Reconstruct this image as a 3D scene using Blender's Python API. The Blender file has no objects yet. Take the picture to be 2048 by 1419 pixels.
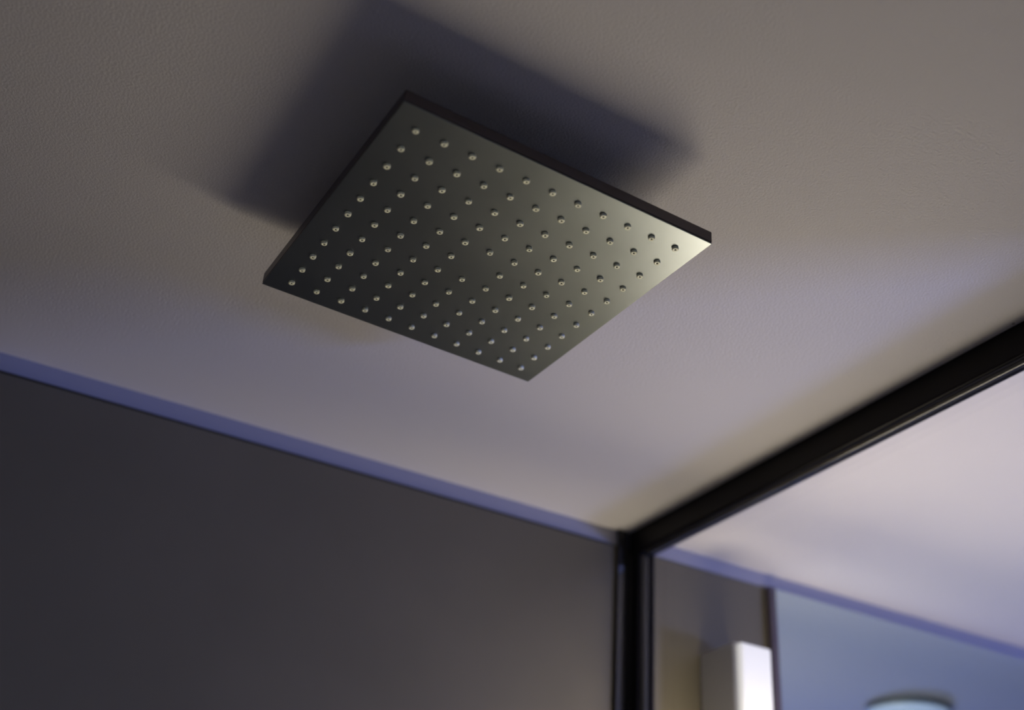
import bpy, bmesh, math, random
from mathutils import Matrix, Vector
random.seed(4)
S = bpy.context.scene
COL = S.collection

# ------------------------------------------------------------------ camera
ZC = 2.35                      # ceiling height; every z below is measured from the shower plate at ZC - 0.06
ZO = ZC - 0.06
FPX = 2312.46
Rw = ((0.8746831225204285, -0.4801652990062593, 0.06611142721302232),
      (0.3006611637997668, 0.4305189784952959, -0.8510324751370754),
      (0.3801740387776142, 0.7642608813655167, 0.5209347420300556))
cam_d = bpy.data.cameras.new('camera')
cam_d.sensor_width = 36.0
cam_d.lens = FPX * 36.0 / 2048.0
cam_d.clip_start = 0.02
cam = bpy.data.objects.new('camera', cam_d)
COL.objects.link(cam)
m3 = Matrix((Rw[0], [-v for v in Rw[1]], [-v for v in Rw[2]])).transposed()
cam.matrix_world = Matrix.Translation((-0.34432733, -0.77958427, -0.61134953 + ZO)) @ m3.to_4x4()
cam_d.dof.use_dof = True
cam_d.dof.focus_distance = 1.04
cam_d.dof.aperture_fstop = 2.8
S.camera = cam

# ------------------------------------------------------------------ world, lights, exposure
S.view_settings.view_transform = 'Standard'
S.view_settings.look = 'None'
S.view_settings.gamma = 1.0
S.view_settings.use_curve_mapping = False
S.view_settings.exposure = 0.0
S.cycles.use_denoising = True
S.cycles.max_bounces = 10
S.cycles.diffuse_bounces = 5
S.cycles.transparent_max_bounces = 16
w = bpy.data.worlds.new('world'); S.world = w; w.use_nodes = True
w.node_tree.nodes['Background'].inputs[0].default_value = (0.55, 0.68, 1.0, 1)
w.node_tree.nodes['Background'].inputs[1].default_value = 1.0

def area(name, loc, target, sx, sy, power, color, spread=180):
    l = bpy.data.lights.new(name, 'AREA'); l.shape = 'RECTANGLE'; l.size = sx; l.size_y = sy
    l.energy = power; l.color = color; l.spread = math.radians(spread)
    o = bpy.data.objects.new(name, l); COL.objects.link(o)
    o.location = (loc[0], loc[1], loc[2])
    o.rotation_euler = (Vector(target) - Vector(loc)).to_track_quat('-Z', 'Y').to_euler()
    return o

# daylight through the window of the right wall
area('window_daylight', (2.66, -2.05, 1.35), (0.0, 0.1, 2.2), 0.22, 0.40, 66, (0.28, 0.37, 1.0))
# added weak cool fill behind the camera, in front of the unseen rear window
area('rear_fill', (-0.2, -2.35, 1.5), (0.0, 0.5, 1.9), 0.7, 0.7, 0.9, (0.55, 0.62, 1.0))
LAMP_EMIT = 0.55
LOWER_EMIT = 15.5

# ------------------------------------------------------------------ helpers
def mat(name, color, rough=0.5, metal=0.0, **k):
    m = bpy.data.materials.new(name); m.use_nodes = True
    b = m.node_tree.nodes['Principled BSDF']
    b.inputs['Base Color'].default_value = (*color, 1)
    b.inputs['Roughness'].default_value = rough
    b.inputs['Metallic'].default_value = metal
    for kk, v in k.items(): b.inputs[kk.replace('_', ' ')].default_value = v
    return m
def nodes(m): return m.node_tree.nodes, m.node_tree.links, m.node_tree.nodes['Principled BSDF']
def noise(m, scale, detail=2.0, rough=0.5, vec=None, mapping=None):
    n, l, b = nodes(m)
    tc = n.new('ShaderNodeTexCoord'); t = n.new('ShaderNodeTexNoise')
    t.inputs['Scale'].default_value = scale; t.inputs['Detail'].default_value = detail
    t.inputs['Roughness'].default_value = rough
    if mapping:
        mp = n.new('ShaderNodeMapping'); mp.inputs['Scale'].default_value = mapping
        l.new(tc.outputs['Object'], mp.inputs[0]); l.new(mp.outputs[0], t.inputs['Vector'])
    else: l.new(tc.outputs['Object'], t.inputs['Vector'])
    return t
def ramp(m, src, stops):
    n, l, b = nodes(m); r = n.new('ShaderNodeValToRGB'); e = r.color_ramp.elements
    while len(e) > len(stops): e.remove(e[-1])
    while len(e) < len(stops): e.new(0.5)
    for q, (p, c) in zip(e, stops): q.position = p; q.color = (*c, 1) if len(c) == 3 else c
    l.new(src, r.inputs[0]); return r
def bump(m, src, strength, dist):
    n, l, b = nodes(m); q = n.new('ShaderNodeBump')
    q.inputs['Strength'].default_value = strength; q.inputs['Distance'].default_value = dist
    l.new(src, q.inputs['Height']); l.new(q.outputs[0], b.inputs['Normal']); return q

def add_box(bm, x0, x1, y0, y1, z0, z1):
    v = [bm.verts.new(p) for p in ((x0,y0,z0),(x1,y0,z0),(x1,y1,z0),(x0,y1,z0),(x0,y0,z1),(x1,y0,z1),(x1,y1,z1),(x0,y1,z1))]
    for f in ((0,3,2,1),(4,5,6,7),(0,1,5,4),(1,2,6,5),(2,3,7,6),(3,0,4,7)): bm.faces.new([v[i] for i in f])
def add_prism(bm, prof, axis, a, b):
    """closed 2-D profile swept along an axis; prof is (u,v): axis y -> (x,z), axis z -> (x,y), axis x -> (y,z)"""
    def P(u, v, t): return {'y': (u, t, v), 'z': (u, v, t), 'x': (t, u, v)}[axis]
    A = [bm.verts.new(P(u, v, a)) for u, v in prof]; B = [bm.verts.new(P(u, v, b)) for u, v in prof]
    n = len(prof)
    for i in range(n): bm.faces.new((A[i], A[(i+1) % n], B[(i+1) % n], B[i]))
    bm.faces.new(A); bm.faces.new(B[::-1])
def add_lathe(bm, prof, n=24, c=(0,0,0), mi=None):
    rings = []
    for r, z in prof:
        if r < 1e-6: rings.append([bm.verts.new((c[0], c[1], c[2]+z))])
        else: rings.append([bm.verts.new((c[0]+r*math.cos(2*math.pi*i/n), c[1]+r*math.sin(2*math.pi*i/n), c[2]+z)) for i in range(n)])
    for k in range(len(rings)-1):
        a, b = rings[k], rings[k+1]
        for i in range(n):
            j = (i+1) % n
            if len(a) == 1 and len(b) == 1: continue
            if len(a) == 1: f = bm.faces.new((a[0], b[j], b[i]))
            elif len(b) == 1: f = bm.faces.new((a[i], a[j], b[0]))
            else: f = bm.faces.new((a[i], a[j], b[j], b[i]))
            f.smooth = True
            if mi: f.material_index = mi[k]
def obj(name, bm, m, parent=None, bevel=0, seg=2):
    bmesh.ops.recalc_face_normals(bm, faces=bm.faces)
    me = bpy.data.meshes.new(name); bm.to_mesh(me); bm.free()
    for q in (m if isinstance(m, (list, tuple)) else [m]): me.materials.append(q)
    o = bpy.data.objects.new(name, me); COL.objects.link(o)
    if parent: o.parent = parent
    if bevel:
        b = o.modifiers.new('bevel', 'BEVEL'); b.width = bevel; b.segments = seg; b.limit_method = 'ANGLE'
        b.harden_normals = False
    return o
def box(name, x0, x1, y0, y1, z0, z1, m, parent=None, bevel=0):
    bm = bmesh.new(); add_box(bm, x0, x1, y0, y1, z0, z1); return obj(name, bm, m, parent, bevel)
def struct(o): o['kind'] = 'structure'; return o
def thing(name, label, cat, loc, rz=0):
    o = bpy.data.objects.new(name, None); COL.objects.link(o); o.location = loc; o.rotation_euler = (0, 0, rz)
    o.empty_display_size = 0.05; o['label'] = label; o['category'] = cat; return o

# ------------------------------------------------------------------ materials
M_ceil = mat('ceiling_paint', (0.66, 0.63, 0.61), 0.85)
t = noise(M_ceil, 420, 3, 0.55); bump(M_ceil, t.outputs[0], 0.7, 0.0013)
n, l, b = nodes(M_ceil)          # sparse dark pinholes in the paint
tc = n.new('ShaderNodeTexCoord'); vo = n.new('ShaderNodeTexVoronoi'); vo.inputs['Scale'].default_value = 13
sz = n.new('ShaderNodeSeparateColor'); ml = n.new('ShaderNodeMath'); ml.operation = 'MULTIPLY'; ml.inputs[1].default_value = 0.022
lt = n.new('ShaderNodeMath'); lt.operation = 'LESS_THAN'
l.new(tc.outputs['Object'], vo.inputs['Vector']); l.new(vo.outputs['Color'], sz.inputs[0]); l.new(sz.outputs[0], ml.inputs[0])
l.new(vo.outputs['Distance'], lt.inputs[0]); l.new(ml.outputs[0], lt.inputs[1])
r2 = ramp(M_ceil, lt.outputs[0], [(0.0, (0.66,0.63,0.61)), (1.0, (0.25,0.23,0.21))]); l.new(r2.outputs[0], b.inputs['Base Color'])
M_wall = mat('wall_paint', (0.30, 0.29, 0.28), 0.8)
bump(M_wall, noise(M_wall, 190, 3).outputs[0], 0.3, 0.001)
M_panel = mat('dark_wall_panel', (0.20, 0.185, 0.165), 0.42)
tp = noise(M_panel, 5, 3); rp = ramp(M_panel, tp.outputs[0], [(0.3, (0.100,0.086,0.056)), (0.7, (0.114,0.098,0.065))])
M_panel.node_tree.links.new(rp.outputs[0], M_panel.node_tree.nodes['Principled BSDF'].inputs['Base Color'])
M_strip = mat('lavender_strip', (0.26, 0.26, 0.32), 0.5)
M_steel = mat('dark_edge_metal', (0.06, 0.06, 0.065), 0.3, 1.0)
M_black = mat('black_aluminium', (0.006, 0.005, 0.006), 0.35, 0.0, Specular_IOR_Level=0.12)
M_bead = mat('glazing_bead_black', (0.02, 0.02, 0.022), 0.2, 0.0, Specular_IOR_Level=0.8)
M_floor = mat('floor_tile', (0.42, 0.40, 0.38), 0.5)
n, l, b = nodes(M_floor); tc = n.new('ShaderNodeTexCoord'); br = n.new('ShaderNodeTexBrick')
br.inputs['Scale'].default_value = 1; br.inputs['Brick Width'].default_value = 0.6; br.inputs['Row Height'].default_value = 0.6
br.inputs['Mortar Size'].default_value = 0.003; br.offset = 0
br.inputs['Color1'].default_value = (0.52,0.50,0.48,1); br.inputs['Color2'].default_value = (0.48,0.46,0.44,1); br.inputs['Mortar'].default_value = (0.2,0.2,0.2,1)
l.new(tc.outputs['Object'], br.inputs[0]); l.new(br.outputs[0], b.inputs[0])

M_plate = mat('brushed_steel', (0.40, 0.41, 0.40), 0.28, 1.0)
n, l, b = nodes(M_plate)
tb = noise(M_plate, 9, 2, 0.4)
rr = ramp(M_plate, tb.outputs[0], [(0.0, (0.31,)*3), (1.0, (0.37,)*3)])
l.new(rr.outputs[0], b.inputs['Roughness'])
tcl = noise(M_plate, 9, 2, 0.4)
rc = ramp(M_plate, tcl.outputs[0], [(0.0, (0.175,0.195,0.20)), (1.0, (0.235,0.255,0.26))])
l.new(rc.outputs[0], b.inputs['Base Color'])
M_side = mat('steel_side', (0.10, 0.09, 0.10), 0.4, 1.0)
M_seam = mat('seam_dark', (0.01, 0.01, 0.01), 0.6)
M_rubber = mat('cream_silicone', (0.96, 0.96, 0.70), 0.38)
M_hole = mat('nozzle_hole', (0.05, 0.05, 0.015), 0.7)

M_glass = bpy.data.materials.new('clear_glass'); M_glass.use_nodes = True
n = M_glass.node_tree.nodes; l = M_glass.node_tree.links; n.clear()
out = n.new('ShaderNodeOutputMaterial'); mx = n.new('ShaderNodeMixShader'); fr = n.new('ShaderNodeFresnel')
tr = n.new('ShaderNodeBsdfTransparent'); gl = n.new('ShaderNodeBsdfGlossy'); gl.inputs['Roughness'].default_value = 0.0
fr.inputs['IOR'].default_value = 1.45; tr.inputs[0].default_value = (0.97, 0.975, 0.985, 1)
ge = n.new('ShaderNodeNewGeometry'); ma = n.new('ShaderNodeMath'); ma.operation = 'MULTIPLY_ADD'   # outside-air fresnel on both faces of the pane
ma.inputs[1].default_value = 1/1.45 - 1.45; ma.inputs[2].default_value = 1.45
l.new(ge.outputs['Backfacing'], ma.inputs[0]); l.new(ma.outputs[0], fr.inputs['IOR'])
l.new(fr.outputs[0], mx.inputs[0]); l.new(tr.outputs[0], mx.inputs[1]); l.new(gl.outputs[0], mx.inputs[2]); l.new(mx.outputs[0], out.inputs[0])

M_mirror = mat('blue_tinted_mirror', (0.52, 0.61, 0.67), 0.05, 1.0)
M_darkedge = mat('dark_mirror_edge', (0.06, 0.045, 0.055), 0.5)
M_lampbody = mat('lamp_housing_satin', (0.45, 0.45, 0.47), 0.45, 0.6)
M_diff = mat('lit_diffuser', (0.5, 0.5, 0.5), 0.5)
b = M_diff.node_tree.nodes['Principled BSDF']
b.inputs['Emission Color'].default_value = (1.0, 0.97, 0.93, 1); b.inputs['Emission Strength'].default_value = LAMP_EMIT
M_bulb = mat('lit_globe', (0.9, 0.9, 0.9), 0.5)
b = M_bulb.node_tree.nodes['Principled BSDF']
b.inputs['Emission Color'].default_value = (1.0, 0.87, 0.64, 1); b.inputs['Emission Strength'].default_value = LOWER_EMIT
M_opal = mat('opal_glass', (0.75, 0.82, 0.95), 0.25)
b = M_opal.node_tree.nodes['Principled BSDF']
b.inputs['Emission Color'].default_value = (0.65, 0.78, 1.0, 1); b.inputs['Emission Strength'].default_value = 0.5
M_rim = mat('lamp_rim', (0.22, 0.24, 0.24), 0.4, 0.5)

# ------------------------------------------------------------------ the room
X0, X1, Y0, YW = -1.0, 2.7, -2.5, 0.546
T = 0.12
struct(box('ceiling', X0-T, X1+T, Y0-T, YW+0.14, ZC, ZC+T, M_ceil))
struct(box('floor', X0-T, X1+T, Y0-T, YW+0.14, -T, 0, M_floor))
# far wall: dark panelling that stops 23 mm below the ceiling
struct(box('wall_back', X0, X1, YW+0.012, YW+0.14, 0, ZC, M_wall))
struct(box('wall_panel_back', X0, X1, YW, YW+0.012, 0, ZC-0.0235, M_panel)).name = 'wall_back_panel'
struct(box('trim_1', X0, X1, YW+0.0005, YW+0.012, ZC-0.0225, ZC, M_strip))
struct(box('trim_2', X0, 0.50, YW-0.0015, YW+0.004, ZC-0.0255, ZC-0.0235, M_steel))
struct(box('wall_left', X0-T, X0, Y0, YW+0.14, 0, ZC, M_wall))
def wall_with_hole(name, axis, t0, t1, a0, a1, h0, h1, z0, z1):
    bm = bmesh.new()
    for (p, q, r, s) in ((a0, h0, 0, ZC), (h1, a1, 0, ZC), (h0, h1, 0, z0), (h0, h1, z1, ZC)):
        if axis == 'x': add_box(bm, t0, t1, p, q, r, s)
        else: add_box(bm, p, q, t0, t1, r, s)
    return struct(obj(name, bm, M_wall))
wall_with_hole('wall_right', 'x', X1, X1+T, Y0, YW+0.14, -2.35, -1.75, 0.95, 1.75)
struct(box('wall_light_blocker', 0.95, 1.05, Y0, -0.72, 0, ZC, M_wall))  # unseen wall added so its edge cuts off the blue window light
wall_with_hole('wall_front', 'y', Y0-T, Y0, X0-T, X1+T, -0.6, 0.2, 1.1, 1.9)
def window(name, axis, t, a0, a1, z0, z1):
    bm = bmesh.new(); w_ = 0.05
    for (p, q, r, s) in ((a0, a0+w_, z0, z1), (a1-w_, a1, z0, z1), (a0+w_, a1-w_, z0, z0+w_), (a0+w_, a1-w_, z1-w_, z1)):
        if axis == 'x': add_box(bm, t, t+0.05, p, q, r, s)
        else: add_box(bm, p, q, t, t+0.05, r, s)
    f = struct(obj(name, bm, M_wall)); bm = bmesh.new()
    if axis == 'x': add_box(bm, t+0.02, t+0.026, a0+w_, a1-w_, z0+w_, z1-w_)
    else: add_box(bm, a0+w_, a1-w_, t+0.02, t+0.026, z0+w_, z1-w_)
    obj('pane', bm, M_glass, f)
window('window_1', 'x', X1+0.05, -2.35, -1.75, 0.95, 1.75)
window('window_2', 'y', Y0-0.1, -0.6, 0.2, 1.1, 1.9)

# ------------------------------------------------------------------ shower screen: black frame and glass
scr = thing('shower_screen', 'clear glass shower screen in a black aluminium frame fixed under the ceiling', 'shower screen', (0.55, 0.5, 0), 0.017)
def loc_prism(name, prof, axis, a, b, m, bevel=0.0006):
    bm = bmesh.new(); add_prism(bm, prof, axis, a, b)
    for v in bm.verts: v.co -= Vector((0.55, 0.5, 0))
    return obj(name, bm, m, scr, bevel)
XF = 0.529
zr = ZC
Yn = -1.75
# top rail (profile x,z): face, stepped underside
top = [(XF, zr), (XF, zr-0.0335), (XF+0.0015, zr-0.035), (XF+0.028, zr-0.035), (XF+0.028, zr)]
loc_prism('top_rail', top, 'y', Yn, YW-0.0005, M_black)
loc_prism('glazing_bead', [(XF+0.0035, zr-0.035), (XF+0.0045, zr-0.0385), (XF+0.0085, zr-0.041), (XF+0.0135, zr-0.0405), (XF+0.0145, zr-0.035)], 'y', Yn, 0.512, M_bead, 0.0008)
loc_prism('glazing_bead', [(XF+0.0150, zr-0.035), (XF+0.0150, zr-0.039), (XF+0.0205, zr-0.039), (XF+0.0205, zr-0.035)], 'y', Yn, 0.505, M_black)
# wall profile (x,y)
post = [(XF-0.004, YW), (XF-0.004, 0.540), (XF, 0.538), (XF, 0.520), (XF+0.028, 0.520), (XF+0.028, YW)]
loc_prism('wall_profile', post, 'z', 0.0, zr-0.0352, M_black)
loc_prism('wall_channel', [(XF-0.021, YW-0.0005), (XF-0.021, YW-0.006), (XF-0.0045, YW-0.006), (XF-0.0045, YW-0.0005)], 'z', 0.0, zr-0.0005, M_bead)
loc_prism('glazing_bead', [(XF+0.0035, 0.520), (XF+0.0045, 0.5165), (XF+0.0085, 0.514), (XF+0.0135, 0.5145), (XF+0.0145, 0.520)], 'z', 0.05, zr-0.0415, M_bead, 0.0008)
loc_prism('glazing_bead', [(XF+0.0150, 0.520), (XF+0.0150, 0.512), (XF+0.0205, 0.512), (XF+0.0205, 0.520)], 'z', 0.05, zr-0.0395, M_black)
loc_prism('bottom_rail', [(XF, 0), (XF, 0.04), (XF+0.028, 0.04), (XF+0.028, 0)], 'y', Yn, 0.5195, M_black)
loc_prism('end_profile', [(XF, Yn), (XF, Yn-0.03), (XF+0.028, Yn-0.03), (XF+0.028, Yn)], 'z', 0.0, zr, M_black)
loc_prism('glass_pane', [(XF+0.0215, Yn), (XF+0.0215, 0.5195), (XF+0.0285, 0.5195), (XF+0.0285, Yn)], 'z', 0.041, zr-0.0355, M_glass, 0)

# ------------------------------------------------------------------ shower head
U = 0.0254
YAW = math.radians(2.7025)       # fit frame -> room frame is a turn by -(-2.70) deg
head = thing('overhead_shower', 'square brushed steel rain shower head with cream nozzles under the ceiling', 'shower head', (0, 0, ZO), YAW)
HS = 0.1490; HT = 0.0125
cx, cy = 0.0, -0.0012
bm = bmesh.new(); add_box(bm, cx-HS, cx+HS, cy-HS, cy+HS, 0.0012, HT)
obj('housing', bm, M_side, head, 0.0008)
bm = bmesh.new(); add_box(bm, cx-HS+0.0010, cx+HS-0.0010, cy-HS+0.0010, cy+HS-0.0010, 0.0006, 0.0013)
obj('seam', bm, M_seam, head)
bm = bmesh.new(); add_box(bm, cx-HS+0.0001, cx+HS-0.0001, cy-HS+0.0001, cy+HS-0.0001, -0.0004, 0.0007)
obj('face_plate', bm, M_plate, head, 0.0004)
bm = bmesh.new(); add_lathe(bm, [(0.0, HT), (0.021, HT), (0.021, HT+0.006), (0.016, HT+0.012), (0.011, HT+0.012), (0.011, 0.050), (0.0, 0.050)], 32)
obj('arm', bm, M_side, head)
bm = bmesh.new(); add_lathe(bm, [(0.0, 0.0501), (0.030, 0.0501), (0.030, 0.0595), (0.0, 0.0595)], 40)
obj('ceiling_flange', bm, M_side, head, 0.0008)
NP = [(0.0, 0.0002), (0.0029, 0.0002), (0.00295, -0.0004), (0.00285, -0.0016), (0.00262, -0.0020), (0.00215, -0.0022), (0.00110, -0.0021), (0.00070, -0.0019), (0.00055, -0.0012), (0.0, -0.0012)]
NMI = [0,0,0,0,0,0,0,1,1]
def nozzle_bm(bm, c=(0,0,0)): add_lathe(bm, NP, 20, c, NMI)
spots = []
Minv = cam.matrix_world.inverted()
hm = Matrix.Translation((0, 0, ZO)) @ Matrix.Rotation(YAW, 4, 'Z')
for r in range(-5, 6):
    for c_ in range(-5, 6):
        if r == 0 and c_ == 0: continue
        p = Vector((c_*U, r*U, -0.0004))
        q = Minv @ (hm @ p)
        spots.append((-q.z, p))
spots.sort(key=lambda s: s[0])
me = None
for d_, p in spots[:100]:
    if me is None:
        bm = bmesh.new(); nozzle_bm(bm)
        o = obj('nozzle', bm, [M_rubber, M_hole], head); me = o.data
    else:
        o = o.copy(); COL.objects.link(o); o.parent = head
    o.location = p
    o.rotation_euler = (random.uniform(-.06, .06), random.uniform(-.06, .06), random.uniform(0, 6))
    s_ = random.uniform(0.96, 1.05); o.scale = (s_, s_, random.uniform(0.9, 1.1))
bm = bmesh.new()
for d_, p in spots[100:]: nozzle_bm(bm, tuple(p))
o = obj('far_nozzles', bm, [M_rubber, M_hole], head); o['kind'] = 'stuff'

# ------------------------------------------------------------------ beyond the glass
mir = thing('wall_mirror', 'tall blue tinted wall mirror with a dark edge, right of the lit wall lamp', 'mirror', (1.6, YW, 1.0))
def rel(name, x0, x1, y0, y1, z0, z1, m, par, bevel=0):
    L = par.location
    return box(name, x0-L.x, x1-L.x, y0-L.y, y1-L.y, z0-L.z, z1-L.z, m, par, bevel)
rel('mirror_glass', 0.790, 1.50, YW-0.006, YW-0.001, 0.9, ZC-0.0245, M_mirror, mir)
rel('mirror_edge', 0.778, 0.790, YW-0.012, YW-0.0005, 0.9, ZC-0.0245, M_darkedge, mir, 0.001)

lampz = ZO - 0.093
lamp = thing('wall_lamp', 'slim upright wall lamp with grey housing and glowing white front', 'wall lamp', (0.681, YW, lampz-0.4))
rel('housing', 0.652, 0.711, 0.468, YW-0.0005, lampz-0.30, lampz, M_lampbody, lamp, 0.004)
rel('diffuser', 0.655, 0.708, 0.455, 0.4675, lampz-0.297, lampz-0.003, M_diff, lamp, 0.004)

# a second wall lamp lower down the same wall, below the frame of the photograph
low = thing('wall_lamp', 'wide box shaped wall lamp glowing warm, low behind the glass screen', 'wall lamp', (0.685, 0.37, ZO-0.66))
rel('back_plate', 0.62, 0.76, YW-0.02, YW-0.0005, ZO-0.95, ZO-0.45, M_lampbody, low, 0.003)
rel('lamp_shade', 0.585, 0.785, 0.340, 0.400, ZO-1.02, ZO-0.30, M_bulb, low, 0.006)
for zz in (-0.22, 0.17):
    bm = bmesh.new(); add_box(bm, -0.02, 0.02, 0.0305, 0.1555, zz-0.01, zz+0.01); obj('bracket', bm, M_lampbody, low)

cl = thing('ceiling_lamp', 'round flush ceiling lamp with dark rim, seen mirrored at the bottom right', 'ceiling lamp', (1.475, 0.133, ZC))
bm = bmesh.new(); add_lathe(bm, [(0.080, -0.0005), (0.0845, -0.0005), (0.0845, -0.012), (0.080, -0.012), (0.080, -0.0005)], 64)
obj('rim', bm, M_rim, cl)
bm = bmesh.new(); add_lathe(bm, [(0.0, -0.001), (0.079, -0.001), (0.079, -0.016), (0.07, -0.024), (0.0, -0.028)], 64)
obj('shade', bm, M_opal, cl)
